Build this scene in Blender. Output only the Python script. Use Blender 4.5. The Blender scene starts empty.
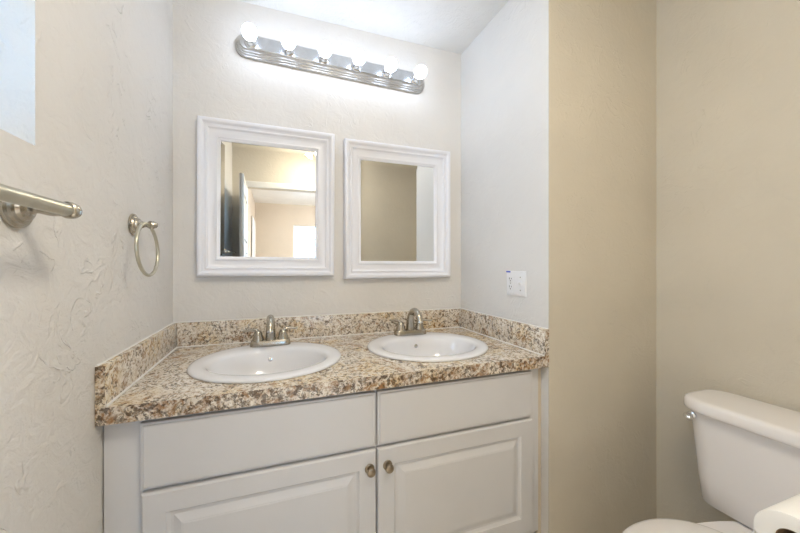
import bpy, bmesh, math, random
from mathutils import Vector, Matrix
random.seed(4)
PI = math.pi
sc = bpy.context.scene
COL = sc.collection

# ------------------------------------------------------------------ camera, sky, exposure
cam_data = bpy.data.cameras.new('camera')
cam = bpy.data.objects.new('camera', cam_data); COL.objects.link(cam)
cam.location = (0.4505, -1.5632, 1.2165)
cam.rotation_euler = (PI / 2, 0, -0.30126)
cam_data.sensor_width = 36.0
cam_data.lens = 297.69 / 800 * 36.0
cam_data.shift_x = (400 - 368.62) / 800
cam_data.shift_y = -(266.5 - 264.5) / 800
cam_data.clip_start = 0.01
sc.camera = cam

world = bpy.data.worlds.new('sky'); sc.world = world
world.use_nodes = True
wn = world.node_tree
wn.nodes['Background'].inputs[0].default_value = (0.40, 0.66, 1.0, 1)
wn.nodes['Background'].inputs[1].default_value = 6.6

BULB_L = 11.2          # radiance of the vanity bulbs
DOME_L = 44.0          # radiance of the ceiling dome lamp
BED_FILL_L = 300.0  # radiance of the added bedroom fill lamp

sc.view_settings.view_transform = 'Standard'
sc.view_settings.look = 'None'
sc.view_settings.gamma = 1.0
sc.view_settings.use_curve_mapping = False
sc.view_settings.exposure = 0.38


# ------------------------------------------------------------------ helpers
def lin(r, g, b):
    f = lambda c: (c / 255) / 12.92 if c / 255 <= 0.04045 else ((c / 255 + 0.055) / 1.055) ** 2.4
    return (f(r), f(g), f(b), 1)


def mat(name, rgb, rough=0.5, metal=0.0, spec=0.5, coat=0.0):
    m = bpy.data.materials.new(name); m.use_nodes = True
    b = m.node_tree.nodes['Principled BSDF']
    b.inputs['Base Color'].default_value = lin(*rgb)
    b.inputs['Roughness'].default_value = rough
    b.inputs['Metallic'].default_value = metal
    b.inputs['Specular IOR Level'].default_value = spec
    b.inputs['Coat Weight'].default_value = coat
    return m


class NT:
    """small helper to wire nodes"""
    def __init__(self, m):
        self.t = m.node_tree; self.n = self.t.nodes; self.b = self.n['Principled BSDF']

    def new(self, kind, **kw):
        x = self.n.new(kind)
        for k, v in kw.items(): setattr(x, k, v)
        return x

    def link(self, a, b): self.t.links.new(a, b)

    def coord(self, scale=(1, 1, 1), rot=(0, 0, 0)):
        c = self.new('ShaderNodeTexCoord'); mp = self.new('ShaderNodeMapping')
        mp.inputs['Scale'].default_value = scale; mp.inputs['Rotation'].default_value = rot
        self.link(c.outputs['Object'], mp.inputs['Vector'])
        return mp.outputs['Vector']

    def noise(self, vec, scale, detail=3, rough=0.5, dist=0.0):
        x = self.new('ShaderNodeTexNoise')
        x.inputs['Scale'].default_value = scale; x.inputs['Detail'].default_value = detail
        x.inputs['Roughness'].default_value = rough; x.inputs['Distortion'].default_value = dist
        self.link(vec, x.inputs['Vector'])
        return x.outputs['Fac']

    def math(self, op, a, b=None, clamp=False):
        x = self.new('ShaderNodeMath', operation=op, use_clamp=clamp)
        for i, v in enumerate((a, b)):
            if v is None: continue
            if isinstance(v, (int, float)): x.inputs[i].default_value = v
            else: self.link(v, x.inputs[i])
        return x.outputs[0]

    def maprange(self, v, a, b, c=0.0, d=1.0):
        x = self.new('ShaderNodeMapRange', interpolation_type='SMOOTHSTEP')
        self.link(v, x.inputs[0])
        for i, q in enumerate((a, b, c, d)): x.inputs[i + 1].default_value = q
        return x.outputs[0]

    def ramp(self, fac, stops):
        x = self.new('ShaderNodeValToRGB')
        e = x.color_ramp.elements
        while len(e) < len(stops): e.new(0.5)
        for i, (p, c) in enumerate(stops):
            e[i].position = p; e[i].color = lin(*c)
        self.link(fac, x.inputs[0])
        return x.outputs[0]

    def mix(self, fac, a, b, mode='MIX'):
        x = self.new('ShaderNodeMix', data_type='RGBA', blend_type=mode)
        for i, v in ((0, fac), (6, a), (7, b)):
            if isinstance(v, (int, float)): x.inputs[i].default_value = v
            elif isinstance(v, tuple): x.inputs[i].default_value = v
            else: self.link(v, x.inputs[i])
        return x.outputs[2]

    def bump(self, h, strength, dist):
        x = self.new('ShaderNodeBump')
        x.inputs['Strength'].default_value = strength; x.inputs['Distance'].default_value = dist
        self.link(h, x.inputs['Height']); self.link(x.outputs[0], self.b.inputs['Normal'])


def wall_mat(name, rgb, bump=1.0, scale=1.0, rough=0.55):
    m = mat(name, rgb, rough, spec=0.3); t = NT(m)
    v = t.coord((scale, scale, scale))
    n1 = t.noise(v, 5.5, 3, 0.5, 1.6)
    ridge = t.maprange(t.math('ABSOLUTE', t.math('SUBTRACT', n1, 0.53)), 0.0, 0.022, 1.0, 0.0)
    mask = t.maprange(t.noise(v, 3.6, 2), 0.44, 0.60)
    brk = t.maprange(t.noise(v, 24, 2), 0.40, 0.60)
    ridge = t.math('MULTIPLY', t.math('MULTIPLY', ridge, mask), brk)
    med = t.math('MULTIPLY', t.noise(v, 16, 4, 0.6, 1.2), 0.9)
    fine = t.math('MULTIPLY', t.noise(v, 90, 3, 0.6), 0.18)
    h = t.math('ADD', t.math('ADD', t.math('MULTIPLY', ridge, 0.42), med), fine)
    t.bump(h, 0.8 * bump, 0.008)
    c = t.mix(t.maprange(t.noise(v, 2.2, 3), 0.35, 0.7), lin(*rgb), lin(*[x * 0.975 for x in rgb]))
    t.link(c, t.b.inputs['Base Color'])
    return m


def metal_mat(name, rgb, rough):
    m = mat(name, rgb, rough, 1.0); t = NT(m)
    c = t.mix(t.maprange(t.noise(t.coord(), 30, 2), 0.3, 0.7), lin(*rgb), lin(*[x * 0.96 for x in rgb]))
    t.link(c, t.b.inputs['Base Color'])
    return m


def paint_mat(name, rgb, rough=0.35, bump=0.15):
    m = mat(name, rgb, rough, spec=0.45); t = NT(m)
    v = t.coord()
    t.bump(t.noise(v, 120, 2), bump, 0.0008)
    c = t.mix(t.maprange(t.noise(v, 5, 3), 0.4, 0.75), lin(*rgb), lin(*[x * 0.985 for x in rgb]))
    t.link(c, t.b.inputs['Base Color'])
    return m


def glow_mat(name, rgb, strength):
    m = mat(name, (240, 240, 240), 0.3); t = NT(m)
    t.b.inputs['Emission Color'].default_value = lin(*rgb)
    t.b.inputs['Emission Strength'].default_value = strength
    return m


def granite_mat(name, vein_w=0.055, off=(0, 0, 0), rust_at=0.54):
    m = mat(name, (190, 165, 130), 0.24, spec=0.5, coat=0.5); t = NT(m)
    t.b.inputs['Coat Roughness'].default_value = 0.18
    v = t.coord((1, 1, 1), (0.5, 0.35, 0.6))
    v.node.inputs['Location'].default_value = off
    mid = t.noise(v, 52, 6, 0.68, 1.0)
    mid2 = t.noise(v, 95, 5, 0.65, 0.5)
    # cream to tan ground
    c = t.ramp(mid, [(0.32, (78, 56, 36)), (0.39, (156, 118, 76)), (0.445, (212, 187, 148)), (0.53, (230, 216, 190)), (0.64, (240, 234, 224))])
    pale = t.ramp(mid2, [(0.34, (118, 102, 84)), (0.42, (194, 179, 158)), (0.50, (230, 221, 208)), (0.62, (240, 235, 228))])
    c = t.mix(t.maprange(t.noise(v, 7, 3), 0.34, 0.56), c, pale)
    # rusty drifts
    rust = t.maprange(t.noise(v, 15, 5, 0.65, 1.2), rust_at, rust_at + 0.10)
    c = t.mix(t.math('MULTIPLY', rust, t.maprange(mid, 0.62, 0.40, 0.15, 0.85)), c, lin(150, 108, 66))
    # dark veins made of small flakes
    vein = t.maprange(t.math('ABSOLUTE', t.math('SUBTRACT', t.noise(v, 9, 4, 0.6, 1.8), 0.5)), 0.0, vein_w, 1.0, 0.0)
    flake = t.maprange(t.noise(v, 80, 3, 0.6, 0.6), 0.47, 0.53)
    c = t.mix(t.math('MULTIPLY', t.math('MULTIPLY', vein, flake), 0.85), c, lin(70, 54, 40))
    vor = t.new('ShaderNodeTexVoronoi'); vor.inputs['Scale'].default_value = 150
    t.link(v, vor.inputs['Vector'])
    sp = t.math('MULTIPLY', t.maprange(vor.outputs['Distance'], 0.20, 0.36, 1, 0), t.maprange(t.noise(v, 20, 3), 0.44, 0.56))
    c = t.mix(t.math('MULTIPLY', sp, 0.6), c, lin(104, 86, 68))
    t.link(c, t.b.inputs['Base Color'])
    return m


def tile_mat(name, a, b):
    m = mat(name, a, 0.35); t = NT(m)
    br = t.new('ShaderNodeTexBrick'); br.offset = 0
    br.inputs['Scale'].default_value = 1.0
    br.inputs['Brick Width'].default_value = 0.3; br.inputs['Row Height'].default_value = 0.3
    br.inputs['Mortar Size'].default_value = 0.004
    br.inputs['Color1'].default_value = lin(*a); br.inputs['Color2'].default_value = lin(*[x * .97 for x in a])
    br.inputs['Mortar'].default_value = lin(*b)
    t.link(t.coord(), br.inputs['Vector'])
    t.link(br.outputs['Color'], t.b.inputs['Base Color'])
    return m


M = {}
M['wall'] = wall_mat('wall_paint', (229, 227, 224), 1.0)
M['wall_smooth'] = wall_mat('wall_paint_light_texture', (229, 227, 224), 0.45)
M['wall_shaded'] = wall_mat('wall_paint_shaded', (216, 208, 192), 0.45)  # same wall paint; dimmer, warmer light outside the recess put into its colour
M['bedroom'] = wall_mat('bedroom_paint', (212, 198, 178), 0.3)
M['ceiling'] = wall_mat('ceiling_paint', (240, 239, 236), 0.6, 1.6)
M['floor'] = tile_mat('floor_tile', (226, 220, 208), (150, 140, 126))
M['trim'] = paint_mat('trim_paint', (232, 231, 228), 0.35)
M['frame'] = paint_mat('mirror_frame_paint', (240, 242, 250), 0.32, 0.05)
M['cabinet'] = paint_mat('cabinet_paint', (217, 217, 219), 0.38)
M['filler'] = paint_mat('aged_filler', (214, 203, 184), 0.6, 0.5)
M['granite'] = granite_mat('granite_laminate')
M['granite_shaded'] = granite_mat('granite_laminate_shaded', 0.15, (3.1, 1.7, 0.4), 0.46)  # same laminate; shade on the front-facing strips put in as denser dark flecks
M['caulk'] = paint_mat('white_caulk', (232, 230, 226), 0.5)
M['porcelain'] = mat('porcelain', (232, 233, 237), 0.12, spec=0.5, coat=0.3)
M['toilet'] = mat('toilet_china', (242, 239, 238), 0.16, spec=0.5, coat=0.2)
M['seat'] = mat('seat_plastic', (236, 233, 231), 0.25)
M['nickel'] = metal_mat('brushed_nickel', (186, 180, 168), 0.24)
M['champagne'] = metal_mat('satin_bar_nickel', (202, 199, 184), 0.30)
M['chrome'] = metal_mat('chrome', (226, 228, 230), 0.10)
M['satin'] = metal_mat('satin_chrome', (205, 204, 202), 0.32)
M['chrome_plate'] = metal_mat('worn_chrome_plate', (222, 227, 234), 0.26)
M['pewter'] = metal_mat('antique_pewter', (160, 147, 128), 0.28)
M['mirror'] = mat('silvered_mirror', (234, 236, 236), 0.0, 1.0)
M['plastic'] = mat('white_plastic', (238, 238, 240), 0.35)
M['slot'] = mat('slot_dark', (70, 68, 66), 0.6)
M['tape'] = mat('blue_tape', (58, 86, 196), 0.6)
M['paper'] = paint_mat('tissue_paper', (243, 241, 236), 0.9, 0.6)
M['core'] = mat('cardboard', (128, 106, 82), 0.9)
M['door'] = paint_mat('door_paint', (233, 233, 228), 0.4)
M['dark'] = mat('shadow_gap', (120, 112, 102), 0.8)
M['bulb'] = glow_mat('lit_bulb', (216, 231, 255), BULB_L)
M['dome'] = glow_mat('lit_dome', (255, 243, 222), DOME_L)
M['bedfill'] = glow_mat('bedroom_fill_dome', (240, 244, 255), BED_FILL_L)  # glow of the added fill lamp
M['blind'] = paint_mat('window_vinyl', (236, 236, 234), 0.4)
M['carpet'] = paint_mat('carpet', (190, 175, 155), 0.95, 1.0)


def glass_mat():
    m = bpy.data.materials.new('window_glass'); m.use_nodes = True
    n = m.node_tree.nodes; n.clear()
    o = n.new('ShaderNodeOutputMaterial'); mx = n.new('ShaderNodeMixShader')
    tr = n.new('ShaderNodeBsdfTransparent'); gl = n.new('ShaderNodeBsdfGlossy'); fr = n.new('ShaderNodeFresnel')
    gl.inputs['Roughness'].default_value = 0.02
    tr.inputs[0].default_value = (0.94, 0.97, 0.98, 1)
    L = m.node_tree.links.new
    L(fr.outputs[0], mx.inputs[0]); L(tr.outputs[0], mx.inputs[1]); L(gl.outputs[0], mx.inputs[2]); L(mx.outputs[0], o.inputs[0])
    return m


M['glass'] = glass_mat()


def link_obj(name, bm, m, parent=None, loc=None, angle=32):
    bmesh.ops.remove_doubles(bm, verts=bm.verts, dist=1e-6)
    bmesh.ops.recalc_face_normals(bm, faces=bm.faces)
    for f in bm.faces: f.smooth = True
    for e in bm.edges:
        if len(e.link_faces) == 2:
            e.smooth = e.calc_face_angle(0) < math.radians(angle)
    me = bpy.data.meshes.new(name); bm.to_mesh(me); bm.free()
    me.materials.append(M[m] if isinstance(m, str) else m)
    o = bpy.data.objects.new(name, me); COL.objects.link(o)
    if parent: o.parent = parent
    if loc: o.location = loc
    return o


def thing(name, label, cat, loc=(0, 0, 0), group=None, rot=None):
    o = bpy.data.objects.new(name, None); COL.objects.link(o)
    o.empty_display_size = 0.05
    o.location = loc
    if rot: o.rotation_euler = rot
    tag(o, label, cat, group)
    return o


def tag(o, label, cat, group=None):
    o['label'] = label; o['category'] = cat
    if group: o['group'] = group
    return o


def struct(name, bm, m, parent=None, **k):
    o = link_obj(name, bm, m, parent, **k)
    if not parent: o['kind'] = 'structure'
    return o


def BM(): return bmesh.new()


def box(bm, x0, x1, y0, y1, z0, z1, bev=0.0, seg=2):
    r = bmesh.ops.create_cube(bm, size=1.0)
    vs = r['verts']
    bmesh.ops.scale(bm, vec=(x1 - x0, y1 - y0, z1 - z0), verts=vs)
    bmesh.ops.translate(bm, vec=((x0 + x1) / 2, (y0 + y1) / 2, (z0 + z1) / 2), verts=vs)
    if bev:
        es = list({e for v in vs for e in v.link_edges})
        bmesh.ops.bevel(bm, geom=es, offset=bev, segments=seg, profile=0.6, affect='EDGES', clamp_overlap=True)
    return bm


def rings_to_mesh(bm, rings, cap0=True, cap1=True, closed=True):
    vr = [[bm.verts.new(p) for p in r] for r in rings]
    for a, b in zip(vr, vr[1:]):
        n = len(a)
        for i in range(n if closed else n - 1):
            j = (i + 1) % n
            bm.faces.new((a[i], a[j], b[j], b[i]))
    if cap0: bm.faces.new(vr[0][::-1])
    if cap1: bm.faces.new(vr[-1])
    return vr


def lathe(bm, prof, mtx=Matrix.Identity(4), n=32, cap0=True, cap1=True):
    """prof: (radius, height along local z)"""
    rings = []
    for r, z in prof:
        rings.append([mtx @ Vector((max(r, 1e-5) * math.cos(2 * PI * i / n), max(r, 1e-5) * math.sin(2 * PI * i / n), z)) for i in range(n)])
    rings_to_mesh(bm, rings, cap0, cap1)
    return bm


def axis_mtx(origin, direction):
    q = Vector((0, 0, 1)).rotation_difference(Vector(direction).normalized())
    return Matrix.Translation(Vector(origin)) @ q.to_matrix().to_4x4()


def spline(pts, k=8):
    P = [Vector(p) for p in pts]
    out = []
    for i in range(len(P) - 1):
        p0 = P[i - 1] if i else P[0] * 2 - P[1]
        p1, p2 = P[i], P[i + 1]
        p3 = P[i + 2] if i + 2 < len(P) else P[-1] * 2 - P[-2]
        for s in range(k):
            t = s / k
            out.append(0.5 * ((2 * p1) + (p2 - p0) * t + (2 * p0 - 5 * p1 + 4 * p2 - p3) * t * t + (3 * p1 - p0 - 3 * p2 + p3) * t ** 3))
    out.append(P[-1])
    return out


def tube(bm, pts, radii, n=16, k=6, cap=True, flat=1.0):
    """pts: control points, radii one per control point"""
    R = spline([(r, 0, 0) for r in radii], k); P = spline(pts, k)
    rings = []; up = None
    for i, p in enumerate(P):
        t = (P[min(i + 1, len(P) - 1)] - P[max(i - 1, 0)]).normalized()
        if up is None:
            up = Vector((0, 0, 1)) if abs(t.z) < 0.9 else Vector((1, 0, 0))
        a = t.cross(up).normalized(); b = a.cross(t).normalized(); up = b
        r = R[i].x
        rings.append([p + (a * math.cos(2 * PI * j / n) + b * math.sin(2 * PI * j / n) * flat) * r for j in range(n)])
    rings_to_mesh(bm, rings, cap, cap)
    return bm


def torus(bm, center, R, r, axis='x', n=48, m=12, squash=1.0):
    c = Vector(center); g = []
    for i in range(n):
        a = 2 * PI * i / n; row = []
        for j in range(m):
            b = 2 * PI * j / m
            d = R + r * math.cos(b); h = r * math.sin(b)
            if axis == 'x': v = Vector((h, d * math.cos(a) * squash, d * math.sin(a)))
            elif axis == 'y': v = Vector((d * math.cos(a), h, d * math.sin(a)))
            else: v = Vector((d * math.cos(a), d * math.sin(a), h))
            row.append(bm.verts.new(c + v))
        g.append(row)
    for i in range(n):
        for j in range(m):
            bm.faces.new((g[i][j], g[(i + 1) % n][j], g[(i + 1) % n][(j + 1) % m], g[i][(j + 1) % m]))
    return bm


def panel(bm, x0, x1, z0, z1, prof, cap0=True, cap1=True):
    """stack of rectangular rings in the xz plane; prof: (inset, y)"""
    rings = []
    for d, y in prof:
        rings.append([Vector((x0 + d, y, z0 + d)), Vector((x1 - d, y, z0 + d)), Vector((x1 - d, y, z1 - d)), Vector((x0 + d, y, z1 - d))])
    rings_to_mesh(bm, rings, cap0, cap1)
    return bm


def frame_loop(bm, x0, x1, z0, z1, prof):
    """closed moulding swept round a rectangle; prof: closed list of (inset, y)"""
    vr = []
    for d, y in prof:
        vr.append([bm.verts.new(p) for p in ((x0 + d, y, z0 + d), (x1 - d, y, z0 + d), (x1 - d, y, z1 - d), (x0 + d, y, z1 - d))])
    n = len(vr)
    for i in range(n):
        a, b = vr[i], vr[(i + 1) % n]
        for j in range(4):
            k = (j + 1) % 4
            bm.faces.new((a[j], a[k], b[k], b[j]))
    return bm


def slab_with_holes(bm, outer, holes, to3d, depth_vec):
    """flat outline with holes, filled and extruded by depth_vec"""
    es = []
    for loop in [outer] + holes:
        vs = [bm.verts.new(to3d(*p)) for p in loop]
        for i in range(len(vs)): es.append(bm.edges.new((vs[i], vs[(i + 1) % len(vs)])))
    r = bmesh.ops.triangle_fill(bm, use_beauty=True, use_dissolve=False, edges=es)
    fs = [g for g in r['geom'] if isinstance(g, bmesh.types.BMFace)]
    ex = bmesh.ops.extrude_face_region(bm, geom=fs, use_keep_orig=True)
    bmesh.ops.translate(bm, vec=depth_vec, verts=[g for g in ex['geom'] if isinstance(g, bmesh.types.BMVert)])
    return bm


def rect(a0, a1, b0, b1): return [(a0, b0), (a1, b0), (a1, b1), (a0, b1)]


def superellipse(cx, cy, a, b, n=48, p=2.0):
    out = []
    for i in range(n):
        t = 2 * PI * i / n; c, s = math.cos(t), math.sin(t)
        out.append((cx + a * math.copysign(abs(c) ** (2 / p), c), cy + b * math.copysign(abs(s) ** (2 / p), s)))
    return out


# ------------------------------------------------------------------ room shell
W = 1.524        # vanity recess width
XR = 2.186       # wall behind the toilet
YD = 0.613       # recess depth
H = 2.494        # ceiling
FZ = -0.06       # floor
YB = -1.95       # wall with the doorway
BY = -5.0        # far bedroom wall
WX = 0.20        # left wall thickness

b = BM(); box(b, -0.25, 3.7, BY - 0.2, 0.12, FZ - 0.1, FZ)
struct('floor', b, 'floor')
b = BM(); box(b, -0.25, 3.7, BY - 0.2, 0.12, H, H + 0.1)
struct('ceiling', b, 'ceiling')
b = BM(); box(b, 0, W, 0, 0.12, FZ, H)
struct('wall_back', b, 'wall_smooth')
WY0, WY1, WZ0, WZ1 = -1.40, -0.813, 1.449, 2.15
b = BM(); slab_with_holes(b, rect(YB - 0.1, 0.12, FZ, H), [rect(WY0, WY1, WZ0, WZ1)], lambda u, v: Vector((0, u, v)), Vector((-WX, 0, 0)))
struct('wall_left', b, 'wall')
b = BM(); box(b, W, W + 0.02, -YD + 0.003, 0, FZ, H)
struct('wall_niche', b, 'wall_smooth')
b = BM()
slab_with_holes(b, [(W, -YD), (XR, -YD), (XR, 0.12), (W, 0.12), (W, 0), (W + 0.02, 0), (W + 0.02, -YD + 0.003), (W, -YD + 0.003)], [], lambda u, v: Vector((u, v, FZ)), Vector((0, 0, H - FZ)))
struct('wall_partition', b, 'wall_shaded')
b = BM(); box(b, XR, XR + 0.12, YB, 0.12, FZ, H)
struct('wall_right', b, 'wall_shaded')
DX0, DX1, DZ = 0.15, 0.95, 2.07
b = BM()
slab_with_holes(b, [(0, FZ), (DX0, FZ), (DX0, DZ), (DX1, DZ), (DX1, FZ), (3.6, FZ), (3.6, H), (0, H)], [], lambda u, v: Vector((u, YB - 0.1, v)), Vector((0, 0.1, 0)))
struct('wall_rear', b, 'wall_shaded')

# bedroom beyond the doorway
b = BM(); box(b, -0.10, 0.04, BY - 0.1, YB - 0.1, FZ, H)
struct('wall_bedroom_left', b, 'bedroom')
b = BM(); box(b, 3.6, 3.7, BY - 0.1, YB - 0.1, FZ, H)
struct('wall_bedroom_right', b, 'bedroom')
BX0, BX1, BZ0, BZ1 = 0.80, 1.75, 0.95, 2.06
b = BM(); slab_with_holes(b, rect(0.04, 3.6, FZ, H), [rect(BX0, BX1, BZ0, BZ1)], lambda u, v: Vector((u, BY - 0.12, v)), Vector((0, 0.12, 0)))
struct('wall_bedroom_far', b, 'bedroom')

# door casing round the opening, bathroom side
b = BM()
cprof = [(0.0, YB + 0.001), (0.0, YB + 0.012), (0.012, YB + 0.019), (0.045, YB + 0.019), (0.06, YB + 0.013), (0.066, YB + 0.001)]
x0, x1, z1 = DX0 - 0.06, DX1 + 0.06, DZ + 0.06
rows = []
for d, y in cprof:
    rows.append([b.verts.new(p) for p in ((x0 + d, y, FZ + 0.001), (x0 + d, y, z1 - d), (x1 - d, y, z1 - d), (x1 - d, y, FZ + 0.001))])
for i in range(len(rows)):
    a_, c_ = rows[i], rows[(i + 1) % len(rows)]
    for j in range(3): b.faces.new((a_[j], a_[j + 1], c_[j + 1], c_[j]))
b.faces.new([r[0] for r in rows]); b.faces.new([r[3] for r in rows][::-1])
struct('trim_1', b, 'trim')
b = BM()
box(b, 0.041, 0.053, BY + 0.001, YB - 0.102, FZ, FZ + 0.09)
struct('baseboard_bedroom', b, 'trim')

# bathroom window in the left wall
b = BM()
for a0, a1, c0, c1 in ((WY0, WY1, WZ0, WZ0 + 0.035), (WY0, WY1, WZ1 - 0.035, WZ1), (WY0, WY0 + 0.035, WZ0 + 0.035, WZ1 - 0.035), (WY1 - 0.035, WY1, WZ0 + 0.035, WZ1 - 0.035),
                       (WY0 + 0.035, WY1 - 0.035, 1.785, 1.815)):
    box(b, -WX + 0.02, -WX + 0.06, a0, a1, c0, c1, 0.003)
w1 = struct('window_1', b, 'blind')
b = BM(); box(b, -WX + 0.036, -WX + 0.04, WY0 + 0.035, WY1 - 0.035, WZ0 + 0.035, WZ1 - 0.035)
struct('window_pane', b, 'glass', w1)

# bedroom window with its grid
b = BM()
yy0, yy1 = BY - 0.08, BY - 0.03
for a0, a1, c0, c1 in ((BX0, BX1, BZ0, BZ0 + 0.03), (BX0, BX1, BZ1 - 0.03, BZ1), (BX0, BX0 + 0.03, BZ0 + 0.03, BZ1 - 0.03), (BX1 - 0.03, BX1, BZ0 + 0.03, BZ1 - 0.03)):
    box(b, a0, a1, yy0, yy1, c0, c1)
for q in (1.215, 1.50, 1.765): box(b, BX0 + 0.03, BX1 - 0.03, yy0 + 0.012, yy1 - 0.012, q - 0.009, q + 0.009)
for q in (1.16,): box(b, q - 0.009, q + 0.009, yy0 + 0.012, yy1 - 0.012, BZ0 + 0.03, BZ1 - 0.03)
w2 = struct('window_2', b, 'blind')
b = BM(); box(b, BX0 + 0.03, BX1 - 0.03, yy0 + 0.022, yy0 + 0.026, BZ0 + 0.03, BZ1 - 0.03)
struct('window_pane', b, 'glass', w2)

# bathroom door, swung open along the left
d1 = bpy.data.objects.new('door_1', None); COL.objects.link(d1)
d1['kind'] = 'structure'
d1.location = (DX0 + 0.005, YB + 0.024, 0); d1.rotation_euler = (0, 0, math.radians(87.6))
LW, LT, LH = 0.70, 0.035, 2.005
b = BM()
box(b, 0, LW, 0.004, LT - 0.004, FZ + 0.012, LH)
for zz0, zz1 in ((0.22, 0.72), (0.86, 1.45), (1.57, 1.86)):
    for xx0, xx1 in ((0.10, 0.315), (0.385, 0.60)):
        for s, yb, in ((1, 0.004), (-1, LT - 0.004)):
            panel(b, xx0 + 0.012, xx1 - 0.012, zz0 + 0.012, zz1 - 0.012, [(0, yb), (0.02, yb - 0.004 * s), (0.03, yb - 0.004 * s)], False, True)
# stiles and rails stand proud of the panels
for y0_, y1_ in ((0, 0.004), (LT - 0.004, LT)):
    for xx0, xx1 in ((0, 0.10), (0.315, 0.385), (0.60, LW)): box(b, xx0, xx1, y0_, y1_, FZ + 0.012, LH)
    for zz0, zz1 in ((FZ + 0.012, 0.22), (0.72, 0.86), (1.45, 1.57), (1.86, LH)):
        box(b, 0.10, 0.315, y0_, y1_, zz0, zz1); box(b, 0.385, 0.60, y0_, y1_, zz0, zz1)
link_obj('door_leaf', b, 'door', d1)
b = BM()
for s, y_ in ((-1, 0.0), (1, LT)):
    lathe(b, [(0.032, 0), (0.032, 0.006), (0.012, 0.010), (0.011, 0.035), (0.024, 0.042), (0.028, 0.055), (0.022, 0.066), (0.0, 0.069)], axis_mtx((LW - 0.06, y_, 0.95), (0, s, 0)), 24)
link_obj('door_knob', b, 'nickel', d1)

# closet door on the bedroom's left wall
b = BM()
panel(b, -4.72, -3.95, FZ + 0.012, 2.06, [(0, -0.053), (0, -0.060), (0.06, -0.068), (0.075, -0.064), (0.10, -0.064), (0.12, -0.068)])
bmesh.ops.transform(b, matrix=Matrix(((0, -1, 0, 0), (1, 0, 0, 0), (0, 0, 1, 0), (0, 0, 0, 1))), verts=b.verts)
struct('door_2', b, 'door')

# ------------------------------------------------------------------ vanity cabinet
CT = 0.841        # counter top
CB = 0.795        # underside of its front edge
FF = -0.580       # face frame front
vc = thing('vanity_cabinet', 'white two-door vanity cabinet with false drawer fronts under the granite countertop', 'cabinet', (W / 2, -0.3, FZ))
OX = -W / 2; OY = 0.3


def cab(name, bm, m, parent=vc, **k):
    if parent is vc: bmesh.ops.translate(bm, vec=(OX, OY, -FZ), verts=bm.verts)
    return link_obj(name, bm, m, parent, **k)


b = BM()
zt = CB - 0.001
box(b, 0.004, 0.093, FF, FF + 0.02, 0.10, zt, 0.002)
box(b, 1.455, 1.503, FF, FF + 0.02, 0.10, zt, 0.002)
box(b, 0.75, 0.81, FF, FF + 0.02, 0.10, zt)
box(b, 0.093, 0.75, FF, FF + 0.02, 0.77, zt); box(b, 0.81, 1.455, FF, FF + 0.02, 0.77, zt)
box(b, 0.093, 0.75, FF, FF + 0.02, 0.565, 0.61); box(b, 0.81, 1.455, FF, FF + 0.02, 0.565, 0.61)
box(b, 0.093, 0.75, FF, FF + 0.02, 0.10, 0.15); box(b, 0.81, 1.455, FF, FF + 0.02, 0.10, 0.15)
cab('face_frame', b, 'cabinet')
for x0, x1 in ((0.004, 0.020), (1.487, 1.503)):
    b = BM(); box(b, x0, x1, FF + 0.02, -0.004, FZ, zt); cab('side_panel', b, 'cabinet')
b = BM(); box(b, 0.020, 1.487, -0.52, -0.504, FZ, 0.10); cab('toe_kick', b, 'cabinet')
b = BM(); box(b, 0.020, 1.487, -0.504, -0.004, 0.10, 0.116); cab('bottom_panel', b, 'cabinet')
b = BM(); box(b, 1.5035, 1.5235, FF + 0.004, FF + 0.018, FZ, zt, 0.004)
f = cab('filler_strip', b, 'filler'); f['label'] = 'yellowed caulked filler strip'

DF = -0.600
for x0, x1 in ((0.094, 0.7755), (0.783, 1.4525)):
    b = BM(); panel(b, x0, x1, 0.594, 0.779, [(0.0, FF - 0.001), (0.0, DF + 0.006), (0.0015, DF + 0.004), (0.006, DF + 0.0035), (0.0075, DF + 0.0012), (0.010, DF)])
    cab('drawer_front', b, 'cabinet', angle=20)
for x0, x1, kx in ((0.096, 0.7775, 0.753), (0.783, 1.4545, 0.818)):
    b = BM()
    panel(b, x0, x1, 0.13, 0.584, [(0, FF - 0.001), (0, DF + 0.007), (0.0015, DF + 0.003), (0.005, DF),
                                  (0.060, DF), (0.063, DF + 0.004), (0.069, DF + 0.0085), (0.077, DF + 0.0085), (0.080, DF + 0.0075),
                                  (0.098, DF + 0.0005), (0.1005, DF + 0.0003), (0.103, DF - 0.0006)])
    d = cab('door', b, 'cabinet', angle=14)
    b = BM()
    mt = axis_mtx((kx + OX, DF + OY, 0.524 - FZ), (0, -1, 0))
    lathe(b, [(0.0165, 0.0), (0.0170, 0.002), (0.0150, 0.0035), (0.0065, 0.005), (0.0055, 0.010), (0.0085, 0.014), (0.0140, 0.017), (0.0155, 0.0205), (0.0135, 0.025), (0.008, 0.0278), (0.0, 0.0285)], mt, 28)
    k = link_obj('knob', b, 'pewter', d); k['label'] = 'antique pewter round knob'

# ------------------------------------------------------------------ countertop
SX = (0.427, 1.117); SY = -0.331
ct = thing('countertop', 'brown and cream granite-look countertop with backsplash, spanning the recess above the vanity', 'countertop', (W / 2, -0.3, CB))


def cto(name, bm, m, **k):
    bmesh.ops.translate(bm, vec=(OX, OY, -CB), verts=bm.verts)
    return link_obj(name, bm, m, ct, **k)


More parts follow.
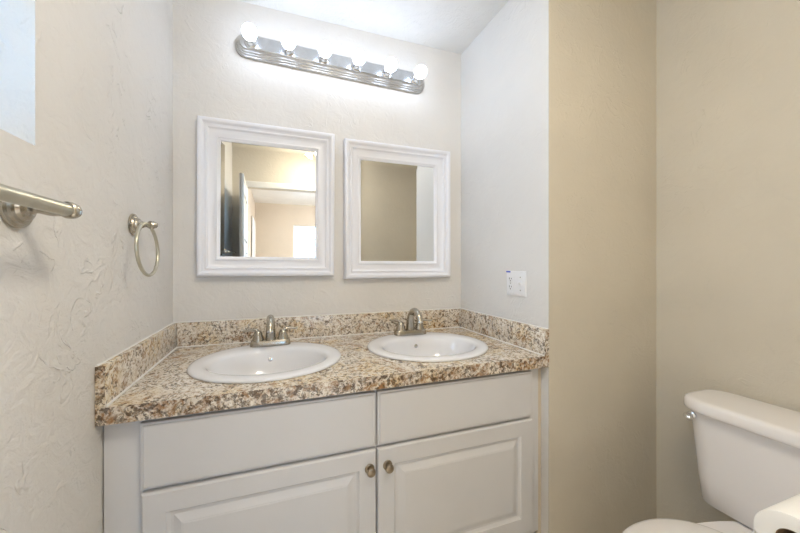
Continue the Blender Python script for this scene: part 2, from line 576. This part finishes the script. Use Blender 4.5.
b = BM()
g = 0.001
slab_with_holes(b, rect(g, W - g, -YD, -g), [superellipse(x, SY, 0.255, 0.206, 48) for x in SX], lambda u, v: Vector((u, v, CT)), Vector((0, 0, -0.02)))
cto('top_slab', b, 'granite', angle=30)
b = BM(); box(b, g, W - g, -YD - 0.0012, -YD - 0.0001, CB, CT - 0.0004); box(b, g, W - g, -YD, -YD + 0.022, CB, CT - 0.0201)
o = cto('front_edge', b, 'granite_shaded'); o['label'] = 'laminate front edge, its shade put in as denser dark flecks'
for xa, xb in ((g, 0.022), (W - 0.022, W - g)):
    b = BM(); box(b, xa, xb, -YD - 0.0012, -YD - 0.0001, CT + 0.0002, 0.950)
    o = cto('splash_end_strip', b, 'granite_shaded'); o['label'] = 'laminate end strip, its shade put in as denser dark flecks'
TS = 0.022; ZS = 0.9505
b = BM(); box(b, TS + g, W - TS - g, -TS, -g, CT + 0.0002, ZS, 0.0015); cto('backsplash', b, 'granite')
b = BM(); box(b, g, TS, -YD, -g, CT + 0.0002, ZS, 0.0015); cto('side_splash', b, 'granite')
b = BM(); box(b, W - TS, W - g, -YD, -g, CT + 0.0002, ZS, 0.0015); cto('side_splash', b, 'granite')


def bead(pts, r):
    b = BM(); tube(b, pts, [r] * len(pts), 8, 1); return b


for pts, r in (([(TS, -YD + 0.004, CT + 0.001), (TS, -TS, CT + 0.001)], 0.0042),
               ([(TS, -TS, CT + 0.001), (W - TS, -TS, CT + 0.001)], 0.0032),
               ([(W - TS, -TS, CT + 0.001), (W - TS, -YD + 0.004, CT + 0.001)], 0.0034),
               ([(0.003, -YD + 0.003, ZS), (0.003, -0.004, ZS)], 0.0035),
               ([(0.003, -0.003, ZS), (W - 0.003, -0.003, ZS)], 0.0028),
               ([(W - 0.003, -0.004, ZS), (W - 0.003, -YD + 0.003, ZS)], 0.0028)):
    o = cto('caulk_bead', bead(pts, r), 'caulk'); o['label'] = 'white caulk line'


# ------------------------------------------------------------------ sinks and faucets
def sink(x, label):
    t = thing('drop_in_sink', label, 'sink', (x, SY, CT), 'drop-in sinks in the countertop')
    b = BM()
    # (a, b, y offset, z)
    L = [(0.250, 0.201, 0, 0.0009), (0.272, 0.223, 0, 0.0012), (0.2805, 0.2300, 0, 0.0015), (0.2815, 0.2310, 0, 0.005), (0.2785, 0.228, 0, 0.0095), (0.268, 0.219, 0, 0.0125),
         (0.255, 0.206, 0, 0.0132), (0.238, 0.183, -0.010, 0.0128), (0.226, 0.166, -0.018, 0.011), (0.218, 0.156, -0.022, 0.006), (0.212, 0.150, -0.024, -0.004),
         (0.204, 0.143, -0.024, -0.030), (0.188, 0.130, -0.024, -0.065), (0.160, 0.108, -0.022, -0.095), (0.110, 0.072, -0.020, -0.118), (0.060, 0.040, -0.018, -0.127), (0.024, 0.024, -0.018, -0.130)]
    rings = [[Vector((px, py, z)) for px, py in superellipse(0, dy, a, bb, 64)] for a, bb, dy, z in L]
    # outer skin of the bowl below the counter
    U = [(0.240, 0.192, 0, -0.012), (0.222, 0.166, -0.015, -0.03), (0.198, 0.140, -0.02, -0.075), (0.168, 0.116, -0.02, -0.105), (0.115, 0.078, -0.02, -0.128), (0.05, 0.05, -0.018, -0.14)]
    under = [[Vector((px, py, z)) for px, py in superellipse(0, dy, a, bb, 64)] for a, bb, dy, z in U][::-1]
    rings_to_mesh(b, under + rings, True, True)
    link_obj('bowl', b, 'porcelain', t, angle=60)
    b = BM()
    lathe(b, [(0.0, -0.1285), (0.021, -0.1285), (0.024, -0.127), (0.021, -0.1255), (0.016, -0.1265), (0.0, -0.125)][1:], Matrix.Translation((0, -0.018, 0)), 24)
    o = link_obj('drain', b, 'chrome', t); o['label'] = 'chrome drain ring'
    b = BM(); lathe(b, [(0.009, 0), (0.009, 0.0015), (0.006, 0.002)], axis_mtx((0, 0.1178, -0.032), (0, -1, 0.25)), 20)
    o = link_obj('overflow_cover', b, 'chrome', t); o['label'] = 'chrome overflow cover'
    return t


sink(SX[0], 'white oval drop-in sink in the left half of the counter, nearer the left wall')
sink(SX[1], 'white oval drop-in sink in the right half of the counter, nearer the outlet')


def faucet(x, label, swing):
    t = thing('faucet', label, 'faucet', (x, -0.147, CT + 0.0134), 'centerset faucets on the sinks')
    b = BM()
    rr = []
    for a, bb, z in ((0.087, 0.0295, 0), (0.087, 0.0295, 0.005), (0.084, 0.028, 0.020), (0.081, 0.0255, 0.0245), (0.075, 0.019, 0.026)):
        rr.append([Vector((px, py, z)) for px, py in superellipse(0, 0, a, bb, 48, 4.5)])
    rings_to_mesh(b, rr)
    link_obj('base_plate', b, 'nickel', t, angle=40)
    b = BM()
    tube(b, [(0, 0.002, 0.020), (0, 0.001, 0.045), (0, -0.006, 0.085), (0, -0.026, 0.117), (0, -0.060, 0.128), (0, -0.094, 0.114), (0, -0.112, 0.084)],
         [0.0235, 0.0215, 0.0190, 0.0172, 0.0160, 0.0152, 0.0145], 24, 6)
    sp = link_obj('spout', b, 'nickel', t, angle=50)
    b = BM(); mt = axis_mtx((0, -0.1118, 0.0845), (0, -0.5, -1))
    lathe(b, [(0.0138, 0), (0.0138, 0.006), (0.0105, 0.0062), (0.0100, 0.003)], mt, 24)
    link_obj('aerator', b, 'chrome', sp)
    for s in (-1, 1):
        b = BM()
        lathe(b, [(0.0255, 0.024), (0.0240, 0.030), (0.0205, 0.042), (0.0175, 0.054), (0.0150, 0.061), (0.010, 0.0665), (0.0, 0.068)], Matrix.Translation((s * 0.053, 0, 0)), 28)
        h = link_obj('handle', b, 'nickel', t)
        b = BM()
        ca, sa = math.cos(swing[0 if s < 0 else 1]), math.sin(swing[0 if s < 0 else 1])
        tube(b, [(s * (0.053 + q * ca), q * sa, z) for q, z in ((-0.003, 0.054), (0.008, 0.0675), (0.028, 0.0705), (0.050, 0.068), (0.066, 0.069))], [0.0095, 0.0095, 0.0078, 0.0068, 0.0055], 14, 6, True, 0.8)
        link_obj('lever', b, 'nickel', h)
    b = BM(); lathe(b, [(0.0025, 0.018), (0.0025, 0.045), (0.0050, 0.048), (0.0050, 0.054), (0.0, 0.056)], Matrix.Translation((0, 0.0262, 0)), 12)
    link_obj('drain_rod', b, 'nickel', t)
    return t


faucet(SX[0], 'brushed nickel two-handle faucet at the back of the left sink', (0.1, 0.1))
faucet(SX[1], 'brushed nickel two-handle faucet at the back of the right sink', (0.9, -0.3))


# ------------------------------------------------------------------ framed mirrors
def framed_mirror(x0, x1, z0, z1, label, rot=0):
    cx, cz = (x0 + x1) / 2, (z0 + z1) / 2
    t = thing('framed_mirror', label, 'mirror', (cx, -0.0012, cz), 'white framed mirrors over the vanity', (0, rot, 0))
    hx, hz = (x1 - x0) / 2, (z1 - z0) / 2
    b = BM()
    p = [(0.004, 0), (0.0, -0.003), (0.0, -0.030), (0.0015, -0.036), (0.005, -0.041), (0.011, -0.0435), (0.017, -0.0425), (0.022, -0.0385), (0.0255, -0.033), (0.0285, -0.0295),
         (0.0335, -0.0275), (0.0340, -0.0310), (0.0375, -0.0325), (0.0415, -0.0310), (0.0440, -0.0265), (0.050, -0.0215), (0.058, -0.0180), (0.068, -0.0165), (0.0755, -0.0165),
         (0.0760, -0.0200), (0.0795, -0.0215), (0.0835, -0.0205), (0.086, -0.0165), (0.0915, -0.0140), (0.094, -0.0115), (0.095, -0.0095), (0.095, 0)]
    frame_loop(b, -hx, hx, -hz, hz, p)
    link_obj('frame', b, 'frame', t, angle=38)
    b = BM(); d = 0.0935
    panel(b, -hx + d, hx - d, -hz + d, hz - d, [(0, -0.0015), (0, -0.0062), (0.019, -0.0056)])
    g = link_obj('mirror_glass', b, 'mirror', t, angle=0.2)
    for q in g.data.polygons: q.use_smooth = False
    g['label'] = 'bevel-edged mirror glass'
    return t


framed_mirror(0.104, 0.740, 1.159, 1.896, 'white moulded-frame mirror on the left, above the left sink, reflecting the open door', math.radians(0.25))
framed_mirror(0.794, 1.429, 1.141, 1.880, 'white moulded-frame mirror on the right, next to the recess corner, reflecting plain wall', math.radians(-0.1))

# ------------------------------------------------------------------ vanity light bar
LX0, LX1, LZ = 0.262, 1.272, 2.268
vl = thing('vanity_light', 'chrome and nickel vanity light bar with six globe bulbs above the mirrors', 'wall lamp', ((LX0 + LX1) / 2, -0.001, LZ), None, (0, math.radians(1.1), 0))
hl = (LX1 - LX0) / 2


def stadium(a, bb, r, n=10):
    out = []
    for cx_, cz_, t0 in ((a - r, bb - r, 0), (-a + r, bb - r, PI / 2), (-a + r, -bb + r, PI), (a - r, -bb + r, 1.5 * PI)):
        for i in range(n + 1):
            t = t0 + PI / 2 * i / n
            out.append((cx_ + r * math.cos(t), cz_ + r * math.sin(t)))
    return out


b = BM()
rr = []
for d, y in ((0, 0), (0, -0.012), (0.002, -0.015), (0.006, -0.015), (0.008, -0.021), (0.010, -0.023), (0.0135, -0.023), (0.0155, -0.030), (0.0175, -0.032), (0.021, -0.032), (0.023, -0.039), (0.025, -0.041), (0.03, -0.041)):
    rr.append([Vector((px, y, pz)) for px, pz in stadium(hl - d, 0.0575 - d, 0.0565 - d, 10)])
rings_to_mesh(b, rr)
link_obj('back_plate', b, 'satin', vl, angle=25)
b = BM(); panel(b, -hl + 0.058, hl - 0.058, -0.0315, 0.0315, [(0, -0.0405), (0, -0.0445), (0.003, -0.047)])
o = link_obj('face_plate', b, 'chrome_plate', vl); o['label'] = 'polished chrome face plate'
for i in range(6):
    x = 0.335 + 0.172 * i - (LX0 + LX1) / 2
    b = BM(); lathe(b, [(0.028, 0.0460), (0.0275, 0.050), (0.0225, 0.053), (0.0220, 0.074), (0.0195, 0.077), (0.0180, 0.079)], axis_mtx((x, 0, -0.006), (0, -1, 0)), 28)
    s = link_obj('socket', b, 'chrome', vl)
    b = BM()
    prof = [(0.0135, 0.0795), (0.0145, 0.0815), (0.0155, 0.083)]
    R = 0.0335; c = 0.1125
    for k in range(3, 21):
        a = PI - 0.48 - (PI - 0.48) * (k - 2) / 18
        prof.append((R * math.sin(a), c + R * math.cos(a)))
    lathe(b, prof, axis_mtx((x, 0, -0.006), (0, -1, 0)), 32)
    o = link_obj('bulb', b, 'bulb', s, angle=80); o['label'] = 'lit white globe bulb'


# ------------------------------------------------------------------ ceiling dome lamp (reflected in the left mirror)
def dome_lamp(x, y, label, m, R=0.155, can=0.105, drop=0.09):
    t = thing('ceiling_light', label, 'ceiling lamp', (x, y, H - 0.001))
    b = BM(); lathe(b, [(R * 0.95, 0), (R * 1.03, -0.004), (R * 1.03, -can + 0.006), (R * 0.97, -can)], Matrix.Identity(4), 40)
    link_obj('base', b, 'nickel', t)
    b = BM(); prof = [(R * 0.96, -can - 0.0005)]
    for k in range(1, 11):
        a = PI / 2 * k / 10
        prof.append((R * 0.96 * math.cos(a), -can - 0.0005 - drop * math.sin(a)))
    lathe(b, prof, Matrix.Identity(4), 40)
    o = link_obj('glass_dome', b, m, t, angle=80); o['label'] = 'lit white glass dome'
    return t


dome_lamp(0.865, -1.52, 'lit white dome ceiling lamp over the room, seen in the corner of the left mirror', 'dome')
dome_lamp(2.2, -3.5, 'added fill lamp, unseen, a white dome in the bedroom beyond the doorway', 'bedfill', 0.17)  # added out of view to brighten the bedroom and send light through the doorway

# ------------------------------------------------------------------ towel ring
tr = thing('towel_ring', 'brushed nickel towel ring hanging on the left wall near the corner', 'towel ring', (0.0005, -0.400, 1.348))
b = BM(); rr = []
for r, x in ((0.0345, 0.0), (0.036, 0.002), (0.035, 0.006), (0.029, 0.008), (0.027, 0.012), (0.0225, 0.014), (0.020, 0.020), (0.0145, 0.023), (0.012, 0.026)):
    rr.append([Vector((x, r * 0.95 * math.cos(2 * PI * i / 40), r * math.sin(2 * PI * i / 40))) for i in range(40)])
rings_to_mesh(b, rr)
link_obj('wall_flange', b, 'nickel', tr, angle=25)
b = BM(); lathe(b, [(0.012, 0.026), (0.0085, 0.034), (0.0080, 0.038), (0.010, 0.043), (0.0135, 0.048), (0.0140, 0.057), (0.011, 0.062), (0.010, 0.066), (0.006, 0.070), (0.0, 0.0715)], axis_mtx((0, 0, 0), (1, 0, 0)), 28)
link_obj('post', b, 'nickel', tr)
b = BM(); torus(b, (0, 0, 0), 0.083, 0.0054, 'x', 64, 14)
rg = link_obj('ring', b, 'champagne', tr, (0.054, -0.032, -0.083), 80)
rg.rotation_euler = (0, math.radians(-3), math.radians(0))

# ------------------------------------------------------------------ towel bar
BXc = 0.080
tb = thing('towel_bar', 'satin nickel towel bar on the left wall below the window', 'towel bar', (0.0005, -1.165, 1.318))
YP = 0.304
for s in (1, -1):
    b = BM()
    lathe(b, [(0.034, 0), (0.036, 0.002), (0.0355, 0.006), (0.030, 0.008), (0.028, 0.012), (0.023, 0.014), (0.020, 0.019), (0.014, 0.021), (0.011, 0.023)], axis_mtx((0, s * YP, 0), (1, 0, 0)), 40)
    fl = link_obj('wall_flange', b, 'nickel', tb, angle=25)
    b = BM()
    lathe(b, [(0.011, 0.023), (0.0078, 0.029), (0.0076, 0.034), (0.0105, 0.045), (0.0120, 0.054), (0.0115, 0.063), (0.0095, 0.072)], axis_mtx((0, s * YP, 0), (1, 0, 0)), 28)
    link_obj('post', b, 'nickel', tb)
    b = BM()
    lathe(b, [(0.0125, -0.012), (0.0152, -0.010), (0.0160, -0.004), (0.0152, 0.005), (0.0125, 0.009), (0.012, 0.013), (0.008, 0.0165), (0.0, 0.0175)], axis_mtx((BXc, s * YP, 0), (0, s, 0)), 28)
    link_obj('end_cap', b, 'nickel', tb)
b = BM(); lathe(b, [(0.0118, -YP + 0.008), (0.0118, YP - 0.008)], axis_mtx((BXc, 0, 0), (0, 1, 0)), 28)
o = link_obj('bar', b, 'champagne', tb, angle=60); o['label'] = 'pale satin rail'

# ------------------------------------------------------------------ outlet and switch plate
op = thing('outlet_plate', 'white double wall plate with outlet and switch, blue tape on its corner', 'outlet', (W - 0.0005, -0.440, 1.128))


def on_wall(bm):
    # panel built in xz facing -y  ->  facing -x on the right side of the recess
    bmesh.ops.transform(bm, matrix=Matrix(((0, 1, 0, 0), (-1, 0, 0, 0), (0, 0, 1, 0), (0, 0, 0, 1))), verts=bm.verts)
    return bm


b = BM(); panel(b, -0.058, 0.058, -0.058, 0.058, [(0, 0), (0, -0.003), (0.002, -0.0055), (0.005, -0.0065)])
link_obj('cover_plate', on_wall(b), 'plastic', op)
b = BM(); panel(b, -0.046, -0.012, -0.034, 0.034, [(0, -0.006), (0, -0.0075), (0.0015, -0.0085)])
rc = link_obj('receptacle', on_wall(b), 'plastic', op)
for dz in (-0.019, 0.019):
    b = BM()
    for dx, hh in ((-0.0065, 0.0045), (0.0065, 0.0035)): box(b, -0.029 + dx - 0.0012, -0.029 + dx + 0.0012, -0.0092, -0.0083, dz + 0.003 - hh, dz + 0.003 + hh)
    lathe(b, [(0.0026, 0), (0.0026, 0.0009)], axis_mtx((-0.029, -0.0083, dz - 0.008), (0, -1, 0)), 12)
    o = link_obj('socket_slots', on_wall(b), 'slot', rc); o['label'] = 'dark socket slots'
b = BM(); panel(b, 0.023, 0.035, -0.0125, 0.0125, [(0, -0.006), (0, -0.0075), (0.001, -0.0085)])
sw = link_obj('switch', on_wall(b), 'plastic', op)
b = BM(); box(b, 0.026, 0.032, -0.019, -0.008, 0.0, 0.008, 0.0015)
link_obj('toggle', on_wall(b), 'plastic', sw)
for dx, dz in ((-0.029, 0.0), (0.029, 0.030), (0.029, -0.030)):
    b = BM(); lathe(b, [(0.0028, 0), (0.0028, 0.0012), (0.001, 0.0016)], axis_mtx((dx, -0.0082 if dx < 0 else -0.0062, dz), (0, -1, 0)), 14)
    o = link_obj('screw', on_wall(b), 'nickel', op); o['label'] = 'small metal screw'
b = BM(); box(b, -0.0575, -0.031, -0.0072, -0.0064, 0.0505, 0.0572)
o = link_obj('tape_scrap', on_wall(b), 'tape', op); o['label'] = 'scrap of blue tape'

# ------------------------------------------------------------------ toilet
TY = -1.068
to = thing('toilet', 'white two-piece toilet with closed lid against the right wall', 'toilet', (1.80, TY, FZ))


def tl(name, bm, m, **k):
    bmesh.ops.translate(bm, vec=(-1.80, 0, -FZ), verts=bm.verts)
    return link_obj(name, bm, m, to, **k)


def rrect(x0, x1, y0, y1, r, n=8, rb=None):
    """rounded rectangle; front corners (low x) radius r, back corners rb"""
    rb = rb or r; out = []
    for cx_, cy_, t0, q in ((x1 - rb, y1 - rb, 0, rb), (x0 + r, y1 - r, PI / 2, r), (x0 + r, y0 + r, PI, r), (x1 - rb, y0 + rb, 1.5 * PI, rb)):
        for i in range(n + 1):
            t = t0 + PI / 2 * i / n
            out.append((cx_ + q * math.cos(t), cy_ + q * math.sin(t)))
    return out


b = BM(); rr = []
for z, xf, xb, hw, r in ((0.318, 2.010, 2.150, 0.190, 0.04), (0.322, 1.985, 2.155, 0.207, 0.05), (0.334, 1.970, 2.158, 0.218, 0.055), (0.42, 1.964, 2.160, 0.227, 0.06), (0.55, 1.960, 2.162, 0.237, 0.06), (0.668, 1.955, 2.163, 0.245, 0.06)):
    rr.append([Vector((px, py, z)) for px, py in rrect(xf, xb, -hw, hw, r, 8, 0.03)])
rings_to_mesh(b, rr)
tl('tank', b, 'toilet', angle=50)
b = BM(); rr = []
for z, d in ((0.669, 0.014), (0.669, 0.004), (0.672, 0.001), (0.680, 0.0), (0.700, 0.001), (0.708, 0.005), (0.7125, 0.012), (0.714, 0.022)):
    rr.append([Vector((px, py, z)) for px, py in rrect(1.928 + d, 2.172 - d, -0.262 + d, 0.262 - d, 0.085 - d * .5, 10, 0.07 - d * .5)])
rings_to_mesh(b, rr)
tl('tank_lid', b, 'toilet', angle=50)


def egg(xc, lf, lb, hw, n=56):
    """oval, long towards -x (front)"""
    out = []
    for i in range(n):
        t = 2 * PI * i / n; c, s = math.cos(t), math.sin(t)
        out.append((xc + (lb if c > 0 else lf) * math.copysign(abs(c) ** 0.92, c), hw * math.copysign(abs(s) ** 0.92, s)))
    return out


b = BM(); rr = []
for z, xc, lf, lb, hw in ((FZ, 1.74, 0.20, 0.28, 0.115), (-0.03, 1.74, 0.20, 0.28, 0.115), (0.05, 1.74, 0.17, 0.27, 0.10), (0.13, 1.73, 0.15, 0.27, 0.095), (0.20, 1.70, 0.18, 0.32, 0.12), (0.26, 1.67, 0.23, 0.40, 0.15), (0.28, 1.62, 0.255, 0.47, 0.165), (0.308, 1.61, 0.262, 0.49, 0.172), (0.322, 1.61, 0.257, 0.485, 0.167)):
    rr.append([Vector((px, py, z)) for px, py in egg(xc, lf, lb, hw)])
rings_to_mesh(b, rr)
tl('bowl', b, 'toilet', angle=60)


def slab_rings(bm, fn, zs):
    rings_to_mesh(bm, [[Vector((px, py, z)) for px, py in fn(d)] for d, z in zs])


b = BM(); slab_rings(b, lambda d: egg(1.570, 0.225 - d, 0.225 - d, 0.174 - d), ((0.006, 0.3235), (0.0, 0.328), (0.0, 0.350), (0.004, 0.354)))
tl('seat', b, 'seat', angle=50)
b = BM(); slab_rings(b, lambda d: egg(1.570, 0.222 - d, 0.228 - d, 0.172 - d), ((0.005, 0.355), (0.0, 0.359), (0.0, 0.372), (0.004, 0.380), (0.014, 0.384), (0.05, 0.386), (0.12, 0.387)))
tl('seat_lid', b, 'seat', angle=50)
for s in (-1, 1):
    b = BM(); lathe(b, [(0.012, -0.02), (0.012, 0.02)], axis_mtx((1.822, s * 0.07, 0.336), (0, 1, 0)), 16); tl('hinge', b, 'seat')
b = BM()
lathe(b, [(0.013, 0), (0.013, 0.006), (0.008, 0.009), (0.007, 0.02)], axis_mtx((1.962, 0.222, 0.645), (-1, 0, 0)), 20)
tube(b, [(1.944, 0.222, 0.645), (1.937, 0.223, 0.645), (1.933, 0.222, 0.644), (1.931, 0.214, 0.641), (1.932, 0.208, 0.638)], [0.0075, 0.0095, 0.0100, 0.009, 0.006], 14, 5)
o = tl('flush_lever', b, 'chrome', angle=50); o['label'] = 'chrome flush lever'

# ------------------------------------------------------------------ toilet paper on its holder
PX, PY, PZ = 1.254, -1.3075, 0.772
ph = thing('toilet_paper_stand', 'nickel floor stand carrying the toilet paper roll beside the toilet', 'paper stand', (1.430, PY, FZ + 0.0005))
b = BM(); lathe(b, [(0.078, 0), (0.080, 0.003), (0.079, 0.010), (0.060, 0.015), (0.014, 0.018)], Matrix.Identity(4), 40); link_obj('base', b, 'nickel', ph)
b = BM(); tube(b, [(0, 0, 0.015), (0, 0, 0.40), (0, 0, PZ - FZ - 0.02), (-0.003, 0, PZ - FZ - 0.004), (-0.016, 0, PZ - FZ), (-0.150, 0, PZ - FZ)], [0.0075] * 6, 14, 5); link_obj('pole', b, 'nickel', ph, angle=60)
tp = thing('toilet_paper_roll', 'white toilet paper roll at the lower right, in front of the toilet tank', 'toilet paper', (PX, PY, PZ - 0.0102))
b = BM(); Lr = 0.125
mt = axis_mtx((0, 0, 0), (1, 0, 0))
prof = [(0.0205, 0.0008), (0.030, 0.0), (0.042, 0.0), (0.0442, 0.0008), (0.0450, 0.003), (0.0450, Lr - 0.003), (0.0442, Lr - 0.0008), (0.042, Lr), (0.0205, Lr)]
lathe(b, prof + [(0.0205, 0.0008)], mt, 56, False, False)
# the loose sheet hanging down the front
box(b, 0.003, Lr - 0.003, 0.0440, 0.0451, -0.09, 0.004)
link_obj('paper', b, 'paper', tp, angle=40)
b = BM(); lathe(b, [(0.0204, 0.0012), (0.0204, Lr - 0.0012), (0.0194, Lr - 0.0012), (0.0194, 0.0012), (0.0204, 0.0012)], mt, 40, False, False)
o = link_obj('core', b, 'core', tp, angle=60); o['label'] = 'brown cardboard core'
